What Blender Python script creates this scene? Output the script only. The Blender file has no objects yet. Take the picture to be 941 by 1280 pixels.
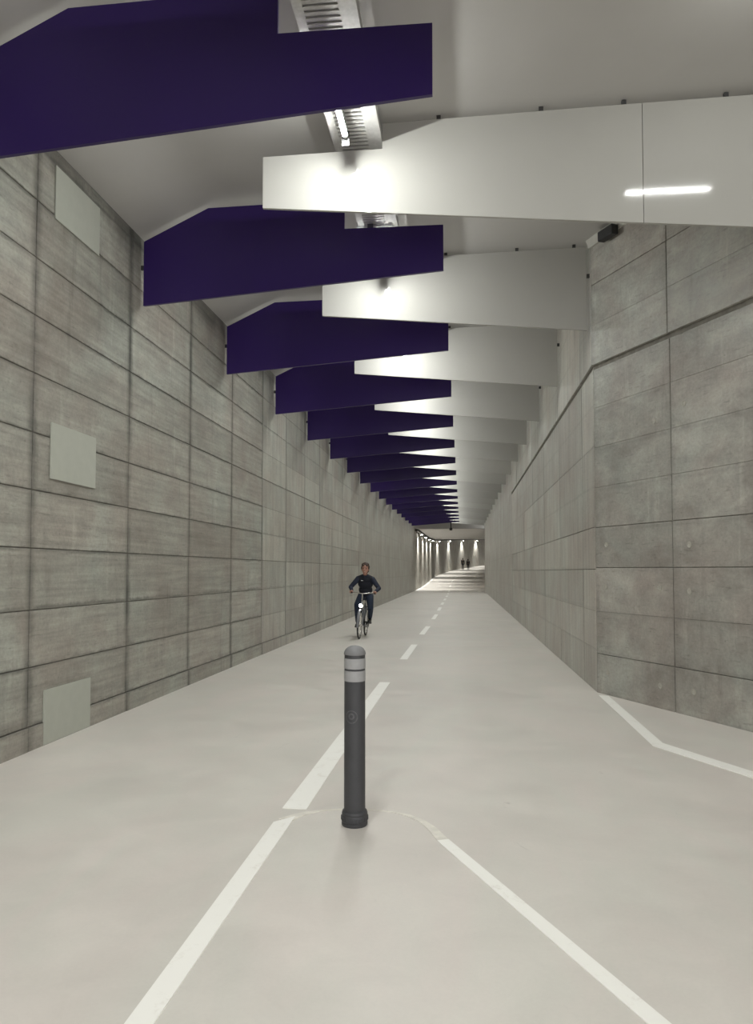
import bpy, bmesh, math, random
from mathutils import Vector, Matrix
random.seed(7)
S = bpy.context.scene
COL = S.collection

# ------------------------------------------------------------------ camera, world, exposure
PITCH = math.radians(2.4787); YAW = math.radians(6.3356); FPX = 961.0; CAM_H = 1.55
cd = bpy.data.cameras.new('camera'); cam = bpy.data.objects.new('camera', cd); COL.objects.link(cam)
cd.sensor_fit = 'VERTICAL'; cd.sensor_height = 24.0; cd.lens = FPX / 1280.0 * 24.0
cd.clip_start = 0.05; cd.clip_end = 500
cam.location = (0, 0, CAM_H); cam.rotation_euler = (math.pi / 2 + PITCH, 0, YAW)
S.camera = cam

W = bpy.data.worlds.new('world'); S.world = W; W.use_nodes = True
W.node_tree.nodes['Background'].inputs[0].default_value = (1.0, 0.995, 0.985, 1)
W.node_tree.nodes['Background'].inputs[1].default_value = 2.0

S.view_settings.view_transform = 'Standard'; S.view_settings.look = 'None'
S.view_settings.exposure = 0.3; S.view_settings.gamma = 1.0
S.view_settings.use_curve_mapping = False
TUBE = 310.0          # radiance of the fluorescent tubes

# ------------------------------------------------------------------ the lie of the place
SL = 0.033398                       # fall of the ramp
XL, XR, YC = -3.69, 1.72, 10.25     # wall faces, where the right wall flares out
FT = Vector((0.4163, -0.9092))      # direction of the flared wall, towards the camera
YE = 60.5                           # end of the high part of the tunnel
def zf(Y):
    if Y < 55: return -SL * Y
    if Y < 110: return -SL * Y + .5 * .000795 * (Y - 55) ** 2
    return -SL * 110 + .5 * .000795 * 55 ** 2 + (Y - 110) * (-SL + .000795 * 55)
def bend(Y): return 0 if Y < 93 else (Y - 93) ** 2 / 320.0
def dz(Y): return 0 if Y < 8 else .005 * (Y - 8)     # the ceiling rises a little over the ramp
def ceil_z(X):                                      # ceiling height over the ramp
    a = 5.40 + (X + 3.69) / .79 * .37; b = 5.77 + (X + 2.9) / 4.62 * .12; m = .10
    h = max(min(.5 + .5 * (b - a) / m, 1), 0)
    return b + (a - b) * h - m * h * (1 - h)

# ------------------------------------------------------------------ helpers
def link(name, me, mat=None, parent=None, loc=(0, 0, 0), rot=(0, 0, 0)):
    o = bpy.data.objects.new(name, me); COL.objects.link(o)
    if mat and me is not None and not me.materials: me.materials.append(mat)
    if parent: o.parent = parent
    o.location = loc; o.rotation_euler = rot
    return o
def mesh(name, V, F, smooth=False):
    me = bpy.data.meshes.new(name); me.from_pydata([tuple(v) for v in V], [], F); me.update()
    if smooth:
        for p in me.polygons: p.use_smooth = True
    return me
def from_bm(name, bm, smooth=False):
    bmesh.ops.recalc_face_normals(bm, faces=bm.faces)
    me = bpy.data.meshes.new(name); bm.to_mesh(me); bm.free()
    if smooth:
        for p in me.polygons: p.use_smooth = True
    return me
def tag(o, label, cat=None, group=None, kind=None):
    if label: o['label'] = label
    if cat: o['category'] = cat
    if group: o['group'] = group
    if kind: o['kind'] = kind
    return o
def empty(name, loc=(0, 0, 0), rot=(0, 0, 0)):
    o = bpy.data.objects.new(name, None); COL.objects.link(o); o.location = loc; o.rotation_euler = rot
    o.empty_display_size = .1
    return o
def box_bm(bm, c, d, bev=0):
    r = bmesh.ops.create_cube(bm, size=1); vs = r['verts']
    for v in vs: v.co = Vector((v.co.x * d[0] + c[0], v.co.y * d[1] + c[1], v.co.z * d[2] + c[2]))
    if bev:
        es = list({e for v in vs for e in v.link_edges})
        bmesh.ops.bevel(bm, geom=es, offset=bev, segments=2, affect='EDGES', profile=.5)
    return vs
def box(name, c, d, mat, parent=None, bev=0):
    bm = bmesh.new(); box_bm(bm, c, d, bev); return link(name, from_bm(name, bm), mat, parent)
def tube_bm(bm, pts, r, seg=10, closed=False):
    pts = [Vector(p) for p in pts]; n = len(pts); rings = []
    rs = r if isinstance(r, (list, tuple)) else [r] * n
    up = None
    for i, p in enumerate(pts):
        a = pts[(i - 1) % n] if (i or closed) else p; b = pts[(i + 1) % n] if (i < n - 1 or closed) else p
        t = (b - a).normalized()
        if up is None:
            up = Vector((0, 0, 1)) if abs(t.z) < .9 else Vector((1, 0, 0))
        x = t.cross(up).normalized(); up = x.cross(t).normalized()
        rings.append([bm.verts.new(p + (x * math.cos(k * 2 * math.pi / seg) + up * math.sin(k * 2 * math.pi / seg)) * rs[i]) for k in range(seg)])
    m = n if closed else n - 1
    for i in range(m):
        A, B = rings[i], rings[(i + 1) % n]
        for k in range(seg): bm.faces.new((A[k], A[(k + 1) % seg], B[(k + 1) % seg], B[k]))
    if not closed:
        bm.faces.new(rings[0][::-1]); bm.faces.new(rings[-1])
def tube(name, pts, r, mat, parent=None, seg=10, closed=False):
    bm = bmesh.new(); tube_bm(bm, pts, r, seg, closed); return link(name, from_bm(name, bm, True), mat, parent)
def lathe(name, prof, mat, parent=None, seg=40, smooth=True):
    bm = bmesh.new(); rings = []
    for r, z in prof:
        rings.append([bm.verts.new((r * math.cos(k * 2 * math.pi / seg), r * math.sin(k * 2 * math.pi / seg), z)) for k in range(seg)])
    for A, B in zip(rings, rings[1:]):
        for k in range(seg): bm.faces.new((A[k], A[(k + 1) % seg], B[(k + 1) % seg], B[k]))
    bm.faces.new(rings[0][::-1]); bm.faces.new(rings[-1])
    me = from_bm(name, bm, smooth)
    if smooth: me.set_sharp_from_angle(angle=math.radians(35))
    return link(name, me, mat, parent)

# ------------------------------------------------------------------ materials
class NT:
    def __init__(s, name):
        s.m = bpy.data.materials.new(name); s.m.use_nodes = True; s.t = s.m.node_tree
        s.b = s.t.nodes['Principled BSDF']
    def n(s, typ, **kw):
        x = s.t.nodes.new(typ)
        for k, v in kw.items(): setattr(x, k, v)
        return x
    def l(s, a, b): s.t.links.new(a, b)
    def put(s, v, inp):
        if hasattr(v, 'links') or isinstance(v, bpy.types.NodeSocket): s.l(v, inp)
        else: inp.default_value = v
    def math(s, op, a, b=0.0, c=0.0, clamp=False):
        x = s.n('ShaderNodeMath', operation=op, use_clamp=clamp)
        s.put(a, x.inputs[0]); s.put(b, x.inputs[1]); s.put(c, x.inputs[2]); return x.outputs[0]
    def rng(s, v, a, b, c, d, smooth=False):
        x = s.n('ShaderNodeMapRange', clamp=True)
        if smooth: x.interpolation_type = 'SMOOTHSTEP'
        for i, q in enumerate((v, a, b, c, d)): s.put(q, x.inputs[i])
        return x.outputs[0]
    def mix(s, f, a, b, blend='MIX'):
        x = s.n('ShaderNodeMix', data_type='RGBA', blend_type=blend)
        s.put(f, x.inputs['Factor']); s.put(a, x.inputs[6]); s.put(b, x.inputs[7]); return x.outputs[2]
    def noise(s, vec, scale=1.0, det=4, rough=.55, dist=0.0):
        x = s.n('ShaderNodeTexNoise'); s.put(vec, x.inputs['Vector'])
        x.inputs['Scale'].default_value = scale; x.inputs['Detail'].default_value = det
        x.inputs['Roughness'].default_value = rough; x.inputs['Distortion'].default_value = dist
        return x.outputs['Fac']
    def vec(s, a, b, c=0.0):
        x = s.n('ShaderNodeCombineXYZ')
        for i, q in enumerate((a, b, c)): s.put(q, x.inputs[i])
        return x.outputs[0]
    def pos(s):
        g = s.n('ShaderNodeNewGeometry'); x = s.n('ShaderNodeSeparateXYZ'); s.l(g.outputs['Position'], x.inputs[0])
        return g.outputs['Position'], x.outputs
    def rand(s): return s.n('ShaderNodeObjectInfo').outputs['Random']
    def scale(s, col, f):
        x = s.n('ShaderNodeVectorMath', operation='SCALE'); s.put(col, x.inputs[0]); s.put(f, x.inputs['Scale']); return x.outputs[0]
    def bump(s, h, strength=.3, dist=.01):
        x = s.n('ShaderNodeBump'); x.inputs['Strength'].default_value = strength; x.inputs['Distance'].default_value = dist
        s.put(h, x.inputs['Height']); s.l(x.outputs[0], s.b.inputs['Normal'])
    def set(s, col=None, rough=None, metal=None, spec=None, coat=None):
        if col is not None: s.put(col, s.b.inputs['Base Color'])
        if rough is not None: s.put(rough, s.b.inputs['Roughness'])
        if metal is not None: s.put(metal, s.b.inputs['Metallic'])
        if spec is not None: s.put(spec, s.b.inputs['Specular IOR Level'])
        if coat is not None: s.put(coat, s.b.inputs['Coat Weight'])
        return s.m

def plain(name, col, rough=.5, metal=0, var=.06, spec=.5, nscale=9):
    t = NT(name); p, _ = t.pos()
    f = t.rng(t.noise(p, nscale, 4), .3, .7, 1 - var, 1 + var)
    return t.set(t.scale(col, f), rough, metal, spec)
def emit(name, col, strength):
    t = NT(name); t.b.inputs['Emission Color'].default_value = (*col, 1); t.b.inputs['Emission Strength'].default_value = strength
    return t.set((.9, .9, .88, 1), .4)

def concrete(name, base, along, a0, pitch, z0, zp, grain='h', zmax=99, dirt=.35, spec=.35, rough=(.42, .62), toned=True, stain=0.0):
    """Board-marked concrete. along = (x,y) direction of the wall; joints every `pitch` m along it from a0 and every zp m up."""
    t = NT(name); p, xyz = t.pos()
    a = t.math('ADD', t.math('MULTIPLY', xyz[0], along[0]), t.math('MULTIPLY', xyz[1], along[1]))
    zr = t.math('ADD', xyz[2], t.math('MULTIPLY', xyz[1], SL))
    big = t.noise(t.vec(a, zr, 1.7), .9, 5, .6, .3)
    mid = t.noise(t.vec(a, zr, 4.1), 4.5, 9, .70, .4)
    fine = t.noise(t.vec(a, zr, 8.8), 30, 4, .7)
    if grain == 'n': st = t.noise(t.vec(t.math('MULTIPLY', a, 1.3), t.math('MULTIPLY', zr, 2.6), .4), 1, 5, .6, .5)
    elif grain == 'h': st = t.noise(t.vec(t.math('MULTIPLY', a, .9), t.math('MULTIPLY', zr, 17), .4), 1, 4, .6, .2)
    else: st = t.noise(t.vec(t.math('MULTIPLY', a, 9), t.math('MULTIPLY', zr, .6), .4), 1, 4, .6, .2)
    f = t.rng(big, .3, .7, .80, 1.18)
    f = t.math('MULTIPLY', f, t.rng(mid, .32, .68, .84, 1.14))
    f = t.math('MULTIPLY', f, t.rng(st, .3, .7, .82, 1.17))
    f = t.math('MULTIPLY', f, t.rng(fine, .3, .7, .88, 1.10))
    if toned: f = t.math('MULTIPLY', f, t.rng(t.rand(), 0, 1, .88, 1.10))
    # grout runs and dirt along the joints
    wob = t.math('MULTIPLY', t.math('SUBTRACT', mid, .5), .10)
    da = t.math('PINGPONG', t.math('ADD', t.math('SUBTRACT', a, a0), t.math('ADD', wob, pitch * 60)), pitch / 2)
    dzj = t.math('PINGPONG', t.math('ADD', t.math('SUBTRACT', zr, z0), t.math('ADD', wob, zp * 20)), zp / 2)
    blot = t.rng(big, .35, .62, .25, 1.0)
    ja = t.math('MULTIPLY', t.rng(da, 0, .11, 1, 0, True), blot)
    jz = t.math('MULTIPLY', t.rng(dzj, 0, .035, .75, 0, True), blot)
    j = t.math('MAXIMUM', ja, jz)
    f = t.math('MULTIPLY', f, t.math('SUBTRACT', 1, t.math('MULTIPLY', j, dirt)))
    # pale lime runs and dark drips down the wall
    drip = t.noise(t.vec(t.math('MULTIPLY', a, 5.5), t.math('MULTIPLY', zr, .55), 6.3), 1, 5, .65, .3)
    f = t.math('MULTIPLY', f, t.math('ADD', 1, t.math('SUBTRACT', t.rng(drip, .60, .72, 0, .22), t.rng(drip, .40, .28, 0, .20))))
    speck = t.noise(t.vec(t.math('MULTIPLY', a, 5), t.math('MULTIPLY', zr, 34), 2.2), 1, 5, .7)
    f = t.math('MULTIPLY', f, t.rng(speck, .58, .70, 1, .74))
    # small pores
    v = t.n('ShaderNodeTexVoronoi'); t.put(t.vec(a, zr, 0), v.inputs['Vector']); v.inputs['Scale'].default_value = 7
    pore = t.rng(v.outputs['Distance'], .03, .09, .72, 1)
    f = t.math('MULTIPLY', f, pore)
    if stain:     # damp stain left by leaks at the head of the wall
        edge = t.math('ADD', zr, t.math('MULTIPLY', t.math('SUBTRACT', t.noise(t.vec(t.math('MULTIPLY', a, 1.6), t.math('MULTIPLY', zr, .5), 0), 1, 5, .65), .5), .9))
        f = t.math('MULTIPLY', f, t.rng(edge, 5.0, 5.35, 1, 1 - stain, True))
    tint = t.mix(t.rng(big, .35, .65, 0, 1), (base[0] * 1.05, base[1] * .985, base[2] * .97, 1), (base[0] * .955, base[1] * 1.005, base[2] * 1.0, 1))
    t.set(t.scale(tint, f), t.rng(mid, .3, .7, *rough), 0, spec)
    t.bump(t.math('ADD', t.math('MULTIPLY', st, .6), t.math('ADD', fine, mid)), .25, .006)
    return t.m

CB = (.318, .308, .270)
M = {}
M['wall_l'] = concrete('concrete_left', CB, (0, 1), 6.26, 1.93, .205, .508, 'h', dirt=.7, stain=.55)
M['wall_l2'] = concrete('concrete_left_far', (.36, .348, .305), (0, 1), 6.26, 1.93, .205, 1.016, 'v', dirt=.35, stain=.5, spec=.5, rough=(.34, .52))
M['wall_r'] = concrete('concrete_right', (.38, .366, .325), (0, 1), 11.25, 2.6, .54, .53, 'v', dirt=.22, spec=.5, rough=(.34, .55))
M['wall_f'] = concrete('concrete_flare', (.318, .304, .273), (FT.x, FT.y), (XR * FT.x + YC * FT.y), 1.48, .52, .52, 'n', dirt=.15)
M['wall_far'] = concrete('concrete_far', (.45, .435, .39), (0, 1), 0, 2.4, 0, 9, 'v', dirt=.3)
M['joint'] = plain('joint_grout', (.17, .16, .135), .85, var=.3)
M['plate'] = plain('grey_green_plate', (.40, .41, .355), .55, var=.03)

def floor_mat():
    t = NT('floor_coating'); p, xyz = t.pos()
    big = t.noise(p, .55, 5, .6, .5); mid = t.noise(p, 2.6, 6, .65, .6); fine = t.noise(p, 60, 3, .6)
    sweep = t.noise(t.vec(t.math('MULTIPLY', xyz[0], 1.6), t.math('MULTIPLY', xyz[1], .45), 3), 1.3, 5, .6, 1.2)
    f = t.math('MULTIPLY', t.rng(big, .3, .7, .93, 1.05), t.rng(mid, .3, .7, .95, 1.04))
    f = t.math('MULTIPLY', f, t.rng(fine, .3, .7, .985, 1.015))
    scuff = t.math('MULTIPLY', t.rng(t.noise(t.vec(t.math('MULTIPLY', xyz[0], 2), xyz[1], 9), 1.7, 6, .72, .8), .66, .78, 0, 1), t.rng(mid, .45, .6, 0, 1))
    f = t.math('MULTIPLY', f, t.math('SUBTRACT', 1, t.math('MULTIPLY', scuff, .32)))
    c = t.mix(t.rng(sweep, .35, .65, 0, 1), (.648, .604, .558, 1), (.628, .609, .556, 1))
    t.set(t.scale(c, f), t.rng(mid, .3, .7, .30, .48), 0, .42)
    t.bump(t.math('ADD', fine, mid), .06, .004)
    return t.m
M['floor'] = floor_mat()

def paint_mat():
    t = NT('road_paint'); p, xyz = t.pos()
    a = t.noise(p, 7, 6, .7, .6); b = t.noise(p, 38, 4, .7)
    worn = t.rng(t.math('ADD', t.math('MULTIPLY', a, .7), t.math('MULTIPLY', b, .3)), .55, .68, 0, .5)
    c = t.mix(worn, (.88, .87, .82, 1), (.64, .60, .535, 1))
    return t.set(c, .5, 0, .4)
M['paint'] = paint_mat()
M['paint_thin'] = plain('worn_paint', (.72, .69, .62), .5, var=.12, nscale=14)
M['ceiling'] = plain('ceiling_paint', (.46, .45, .43), .6, var=.035, nscale=1.2)
def lacquer(name, col, rough, var=.03, spec=.5, tone=(.92, 1.08)):
    t = NT(name); p, _ = t.pos()
    f = t.math('MULTIPLY', t.rng(t.noise(p, .8, 3), .3, .7, 1 - var, 1 + var), t.rng(t.rand(), 0, 1, *tone))  # random tone per board, painting in the shade that sets baffles apart
    return t.set(t.scale(col, f), rough, 0, spec)
M['white'] = lacquer('white_lacquer', (.38, .374, .346), .08)
M['purple'] = lacquer('purple_lacquer', (.024, .0085, .092), .32, .06, .45, (.8, 1.35))
M['zinc'] = plain('galvanised_steel', (.50, .495, .48), .5, .15, .1, nscale=25)
M['black'] = plain('black_plastic', (.012, .012, .013), .5, var=.2)
M['dark'] = plain('dark_clip', (.03, .03, .03), .6)
M['tube'] = emit('lit_tube', (.98, 1.0, .97), TUBE)
M['light_shield'] = plain('light_shield_grey', (.06, .06, .06), .6)
M['cap'] = plain('lamp_end_cap', (.7, .7, .68), .4)
M['trim'] = plain('ceiling_trim', (.44, .43, .39), .6)

# ------------------------------------------------------------------ setting
def strip(name, rows, mat, kind='structure', label=None, smooth=False):
    """rows: list of equal-length lists of points -> a sheet"""
    V = [p for r in rows for p in r]; n = len(rows[0]); F = []
    for i in range(len(rows) - 1):
        for k in range(n - 1): F.append((i * n + k, i * n + k + 1, (i + 1) * n + k + 1, (i + 1) * n + k))
    o = link(name, mesh(name, V, F, smooth), mat); o['kind'] = kind
    if label: o['label'] = label
    return o
def right_x(Y): return XR if Y >= YC else XR + (YC - Y) * (FT.x / -FT.y)
Ys = [-9, -6, -3, 0, 3, 6, 8, YC, 14, 20, 30, 40, 50] + [55 + 3 * i for i in range(48)]
rows = []
for Y in Ys:
    rx = right_x(Y) + .35 if Y < 58 else 2.1 + bend(Y) + min(6, (Y - 58) * .5)
    xs = [-4.1 + bend(Y), XL + bend(Y) + .4, -1.0 + bend(Y), rx - .4, rx]
    rows.append([(x, Y, zf(Y)) for x in xs])
bm = bmesh.new()
def slab(name, rows, th, mat, label):
    n = len(rows[0]); V = [p for r in rows for p in r]; N = len(V)
    V += [(p[0], p[1], p[2] + th) for p in V]; F = []
    R = len(rows)
    for i in range(R - 1):
        for k in range(n - 1):
            q = (i * n + k, i * n + k + 1, (i + 1) * n + k + 1, (i + 1) * n + k)
            F.append(q); F.append(tuple(N + j for j in q[::-1]))
        for k in (0, n - 1):
            F.append((i * n + k, (i + 1) * n + k, N + (i + 1) * n + k, N + i * n + k))
    for i in (0, R - 1):
        for k in range(n - 1): F.append((i * n + k, i * n + k + 1, N + i * n + k + 1, N + i * n + k))
    m2 = mesh(name, V, F); b = bmesh.new(); b.from_mesh(m2); bmesh.ops.recalc_face_normals(b, faces=b.faces); b.to_mesh(m2); b.free()
    o = link(name, m2, mat); o['kind'] = 'structure'; o['label'] = label
    return o
slab('floor', rows, -.25, M['floor'], 'smooth pale grey beige coated floor ramping down the tunnel')

# ceiling of the high part, folded down along the left wall
rows = []
for Y in [-3, 0, 4, 8, YC, 14, 20, 30, 40, 50, YE]:
    rx = right_x(Y)
    xs = [XL - .25, XL, -3.3, -3.15, -3.05, -2.95, -2.85, -2.75, -2.65, -2.5, -1, .6, XR, rx + (.3 if Y < YC else .3)]
    rows.append([(x, Y, zf(Y) + ceil_z(max(min(x, rx), XL)) + dz(Y)) for x in xs])
slab('ceiling', rows, .25, M['ceiling'], 'light grey painted tunnel ceiling folded down towards the left wall')
co = bpy.data.objects['ceiling'].data
for p_ in co.polygons: p_.use_smooth = True
co.set_sharp_from_angle(angle=math.radians(30))
# lower ceiling of the far part
rows = []
for Y in [YE] + [63 + 4 * i for i in range(34)]:
    x0 = XL - .3 + bend(Y); x1 = (2.1 + bend(Y) + min(6, (Y - 58) * .5))
    rows.append([(x, Y, zf(Y) + 4.86) for x in (x0, x0 + 1, -1 + bend(Y), x1)])
slab('ceiling_far', rows, .3, M['ceiling'], 'lower pale ceiling of the curving far part of the tunnel')
# beam face that closes the step between the two ceilings
bm = bmesh.new()
zb = zf(YE)
box_bm(bm, ((XL + XR) / 2, YE + .12, zb + 5.55), (XR - XL + .5, .2, 1.4))
o = link('trim_1', from_bm('beam', bm), M['ceiling']); tag(o, 'pale cross beam where the high ceiling ends', kind='structure')

def wall_sheet(name, pts, hfun, mat, out, label, base=-.3):
    """pts: plan points; out: outward offset vector function index; solid wall .3 thick"""
    V, F = [], []
    for (x, y, nx, ny) in pts:
        b, h = zf(y) + base, zf(y) + hfun(y)
        V += [(x, y, b), (x, y, h), (x + nx * .3, y + ny * .3, h), (x + nx * .3, y + ny * .3, b)]
    for i in range(len(pts) - 1):
        for k in range(4):
            a = i * 4 + k; c = i * 4 + (k + 1) % 4
            F.append((a, c, c + 4, a + 4))
    F.append((0, 1, 2, 3)); e = (len(pts) - 1) * 4; F.append((e + 3, e + 2, e + 1, e))
    me = mesh(name, V, F); b = bmesh.new(); b.from_mesh(me); bmesh.ops.recalc_face_normals(b, faces=b.faces); b.to_mesh(me); b.free()
    o = link(name, me, mat); tag(o, label, kind='structure'); return o

JD = .014    # depth of the joints
YL0, NL = 6.26 - 2 * 1.93, 13
YL1 = YL0 + NL * 1.93
wl = wall_sheet('wall_left', [(XL - JD, -6, -1, 0), (XL - JD, YL0, -1, 0), (XL - JD, YL1, -1, 0)], lambda y: 5.55 + dz(y), M['joint'], 0,
                'long board-marked grey concrete wall on the left')
# face carrying on beyond the single panels
me_far = wall_sheet('wall_left_far', [(XL, YL1, -1, 0), (XL, 40, -1, 0), (XL, 52, -1, 0), (XL, YE, -1, 0)], lambda y: 5.55 + dz(y), M['wall_l2'], 0,
                    'far stretch of the left concrete wall')
pts = []
for i in range(34):
    Y = YE + 4 * i; sl = 0 if Y < 93 else (Y - 93) / 160.0
    L = math.hypot(1, sl); pts.append((XL + bend(Y) + (0.0), Y, -1 / L, sl / L))
wall_sheet('wall_far', pts, lambda y: 4.95, M['wall_far'], 0, 'pale concrete wall curving right in the lit distance')
yr1 = 26.85
wr = wall_sheet('wall_right', [(XR + JD, YC, 1, 0), (XR + JD, yr1, 1, 0)], lambda y: 6.05 + dz(y), M['joint'], 0, 'smooth grey concrete wall on the right of the tunnel')
pts = [(XR, yr1, 1, 0), (XR, 40, 1, 0), (XR, 50, 1, 0), (XR, 59.3, 1, 0)]
wall_sheet('wall_right_far', pts, lambda y: 6.05 + dz(y), M['wall_r'], 0, 'far stretch of the right concrete wall with its corner')
pts = []
for i in range(34):
    Y = 59.3 + 4 * i; x = 1.72 + bend(Y) + min(5, i * 1.2)
    pts.append((x, Y, 1, 0))
wall_sheet('wall_right_bend', pts, lambda y: 4.95, M['wall_far'], 0, 'concrete wall behind the right corner, mostly hidden')
FN = Vector((-FT.y, FT.x)); FN = Vector((.9092, .4163))    # outward normal of the flared wall
fl_len = 14.0
P0 = Vector((XR, YC)) + FN * JD; P1 = P0 + FT * fl_len
wf = wall_sheet('wall_right_flare', [(P0.x, P0.y, FN.x, FN.y), (P1.x, P1.y, FN.x, FN.y)], lambda y: 6.15, M['joint'], 0,
                'blotchy grey concrete wall flaring out at the near right')

# concrete panels, one object each
pcache = {}
def panel_mesh(w, z0, z1, t, n, mat, g=.006, gb=.004, gt=.004, proud=0.0):
    key = (gb, gt, round(w, 3), round(z0, 3), round(z1, 3), mat.name, round(t.x, 2), round(proud, 3))
    if key in pcache: return pcache[key]
    V = []
    def P(a, z, d): return (t.x * a - n.x * d, t.y * a - n.y * d, z - SL * t.y * a)
    c = .004
    for (i, d) in ((0, -.05), (0, -c + proud), (c, proud)):
        e, b, u = g + i, gb + i * (1 if gb > .003 else .3), gt + i * (1 if gt > .003 else .3)
        V += [P(e, z0 + b, d), P(w - e, z0 + b, d), P(w - e, z1 - u, d), P(e, z1 - u, d)]
    F = [(8, 9, 10, 11)]
    for b in (0, 4):
        for k in range(4): F.append((b + k, b + (k + 1) % 4, b + 4 + (k + 1) % 4, b + 4 + k))
    me = mesh('concrete_panel', V, F); b = bmesh.new(); b.from_mesh(me); bmesh.ops.recalc_face_normals(b, faces=b.faces); b.to_mesh(me); b.free()
    # recalc on an open shell: make the front face look inward
    f = [p for p in me.polygons if len(set(p.vertices) & {8, 9, 10, 11}) == 4][0]
    if f.normal.x * -n.x + f.normal.y * -n.y < 0: me.flip_normals()
    me.materials.append(mat); pcache[key] = me
    return me
def panels(wall, origin, t, n, cols, rowz, mat, faint=(), over=None):
    out = {}
    for i in range(len(cols) - 1):
        for k in range(len(rowz) - 1):
            z0, z1 = rowz[k], rowz[k + 1]
            if z1 - z0 < .06: continue
            pr = (over or {}).get(k, 0.0)
            me = panel_mesh(cols[i + 1] - cols[i], z0, z1, t, n, mat, gb=.001 if k in faint else .004, gt=.001 if k + 1 in faint else .004, proud=pr)
            p = origin + t * cols[i]; j = random.uniform(-.002, .002)
            o = link('concrete_panel', me, None, wall, (p.x + n.x * j, p.y + n.y * j, zf(p.y)))
            out[i, k] = o
    return out
rz = [-.02, .205, .71, 1.20, 1.735, 2.24, 2.74, 3.26, 3.77, 4.28, 4.79, 5.46]
cl6 = [1.93 * i for i in range(NL + 1)]
panels(wl, Vector((XL, YL0)), Vector((0, 1)), Vector((-1, 0)), cl6[:7], rz, M['wall_l'], over={0: .014})
panels(wl, Vector((XL, YL0)), Vector((0, 1)), Vector((-1, 0)), cl6[6:], rz, M['wall_l2'], faint=(2, 3, 5, 6, 8, 9), over={0: .02})
rr = [-.02, .55, 1.04, 1.58, 2.13, 3.18, 4.20, 4.245, 6.0]
pr_ = panels(wr, Vector((XR, YC)), Vector((0, 1)), Vector((1, 0)), [0, 1.0, 3.56, 6.16, 8.76, 11.36, 13.96, 16.6], rr, M['wall_r'], faint=(1, 2, 5), over={7: .022})
rff = [-.02, .50, 1.04, 1.60, 2.12, 2.64, 3.16, 3.68, 4.19, 4.24, 4.76, 5.30, 6.05]
pf = panels(wf, Vector((XR, YC)), FT, FN, [0, 1.48, 3.5, 5.5, 7.5, 9.5], rff, M['wall_f'], faint=(2, 5, 6, 7, 10), over={9: .025, 10: .025, 11: .025})
# plugged formwork tie holes on the flared wall
bm = bmesh.new()
tie_prof = [(.034, 0), (.034, .004), (.024, .004), (.019, -.001), (.001, -.001)]
rg = []
for r, d in tie_prof: rg.append([bm.verts.new((r * math.cos(k * math.pi / 8), d, r * math.sin(k * math.pi / 8))) for k in range(16)])
for A, B in zip(rg, rg[1:]):
    for k in range(16): bm.faces.new((A[k], A[(k + 1) % 16], B[(k + 1) % 16], B[k]))
tie = from_bm('tie_hole', bm); tie.materials.append(plain('tie_plug', (.36, .345, .30), .7, var=.1, nscale=40))
rotf = math.atan2(FN.x, -FN.y)
for col, a, z in [(0, .22, 1.365), (0, 1.25, 1.366), (1, .26, 1.343), (0, .24, 1.89), (1, .27, 1.845), (0, .24, .28), (0, 1.24, .26), (1, .30, .27),
                  (0, 1.20, 3.30), (1, .22, 3.40), (1, 1.7, 1.35), (1, 1.7, .26)]:
    k = max(i for i in range(len(rff)) if rff[i] <= z)
    o = pf[col, k]; q = FT * a - FN * .0015
    link('tie_hole', tie, None, o, (q.x, q.y, z - SL * FT.y * a), (0, 0, rotf))
# thin trim where the flared wall meets the ceiling
V = []
for a in (0.0, 9.0):
    p = Vector((XR, YC)) + FT * a
    zc = zf(p.y) + 5.89 + dz(p.y)
    for d, z in ((-.01, -.10), (.05, -.10), (.09, 0.0), (-.01, 0.0)): V.append((p.x - FN.x * d, p.y - FN.y * d, zc + z))
me = mesh('trim', V, [(0, 1, 5, 4), (1, 2, 6, 5), (2, 3, 7, 6), (3, 0, 4, 7), (0, 3, 2, 1), (4, 5, 6, 7)])
tag(link('trim_2', me, M['trim']), 'thin sloping trim strip along the top of the flared wall', kind='structure')
# dark strip painting in the shadow gap along the far ceiling edge
V, F = [], []
for i in range(26):
    Y = 61 + 4 * i
    x = XL + bend(Y); z = zf(Y) + 4.86
    V += [(x, Y, z), (x + .28, Y, z), (x + .28, Y, z - .16), (x, Y, z - .16)]
    if i:
        for k in range(4): F.append(((i - 1) * 4 + k, (i - 1) * 4 + (k + 1) % 4, i * 4 + (k + 1) % 4, i * 4 + k))
tag(link('shadow_gap_strip', mesh('trim', V, F), plain('shadow_gap_dark', (.10, .10, .095), .6)), 'dark curved strip standing for the shadow gap above the far lamps', kind='structure')

# grey-green plates on the left wall
def plate(y0, y1, zA, zB, label):
    V = []
    for d in (0.0, .012):
        X = XL + .003 + d
        V += [(X, y0, zf(y0) + zA), (X, y1, zf(y1) + zA), (X, y1, zf(y1) + zB), (X, y0, zf(y0) + zB)]
    me = mesh('wall_plate', V, [(3, 2, 1, 0), (4, 5, 6, 7), (0, 1, 5, 4), (1, 2, 6, 5), (2, 3, 7, 6), (3, 0, 4, 7)])
    b = bmesh.new(); b.from_mesh(me); bmesh.ops.recalc_face_normals(b, faces=b.faces); b.to_mesh(me); b.free()
    tag(link('wall_plate', me, M['plate']), label, 'plate', 'square plates on the left wall')
plate(6.535, 7.39, 4.755, 5.25, 'square pale grey plate high on the left wall just below the ceiling')
plate(6.535, 7.385, 2.37, 2.88, 'square pale grey-green plate at mid height on the left concrete wall')
plate(6.495, 7.35, .004, .485, 'square pale grey plate at the foot of the left wall, touching floor')

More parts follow.
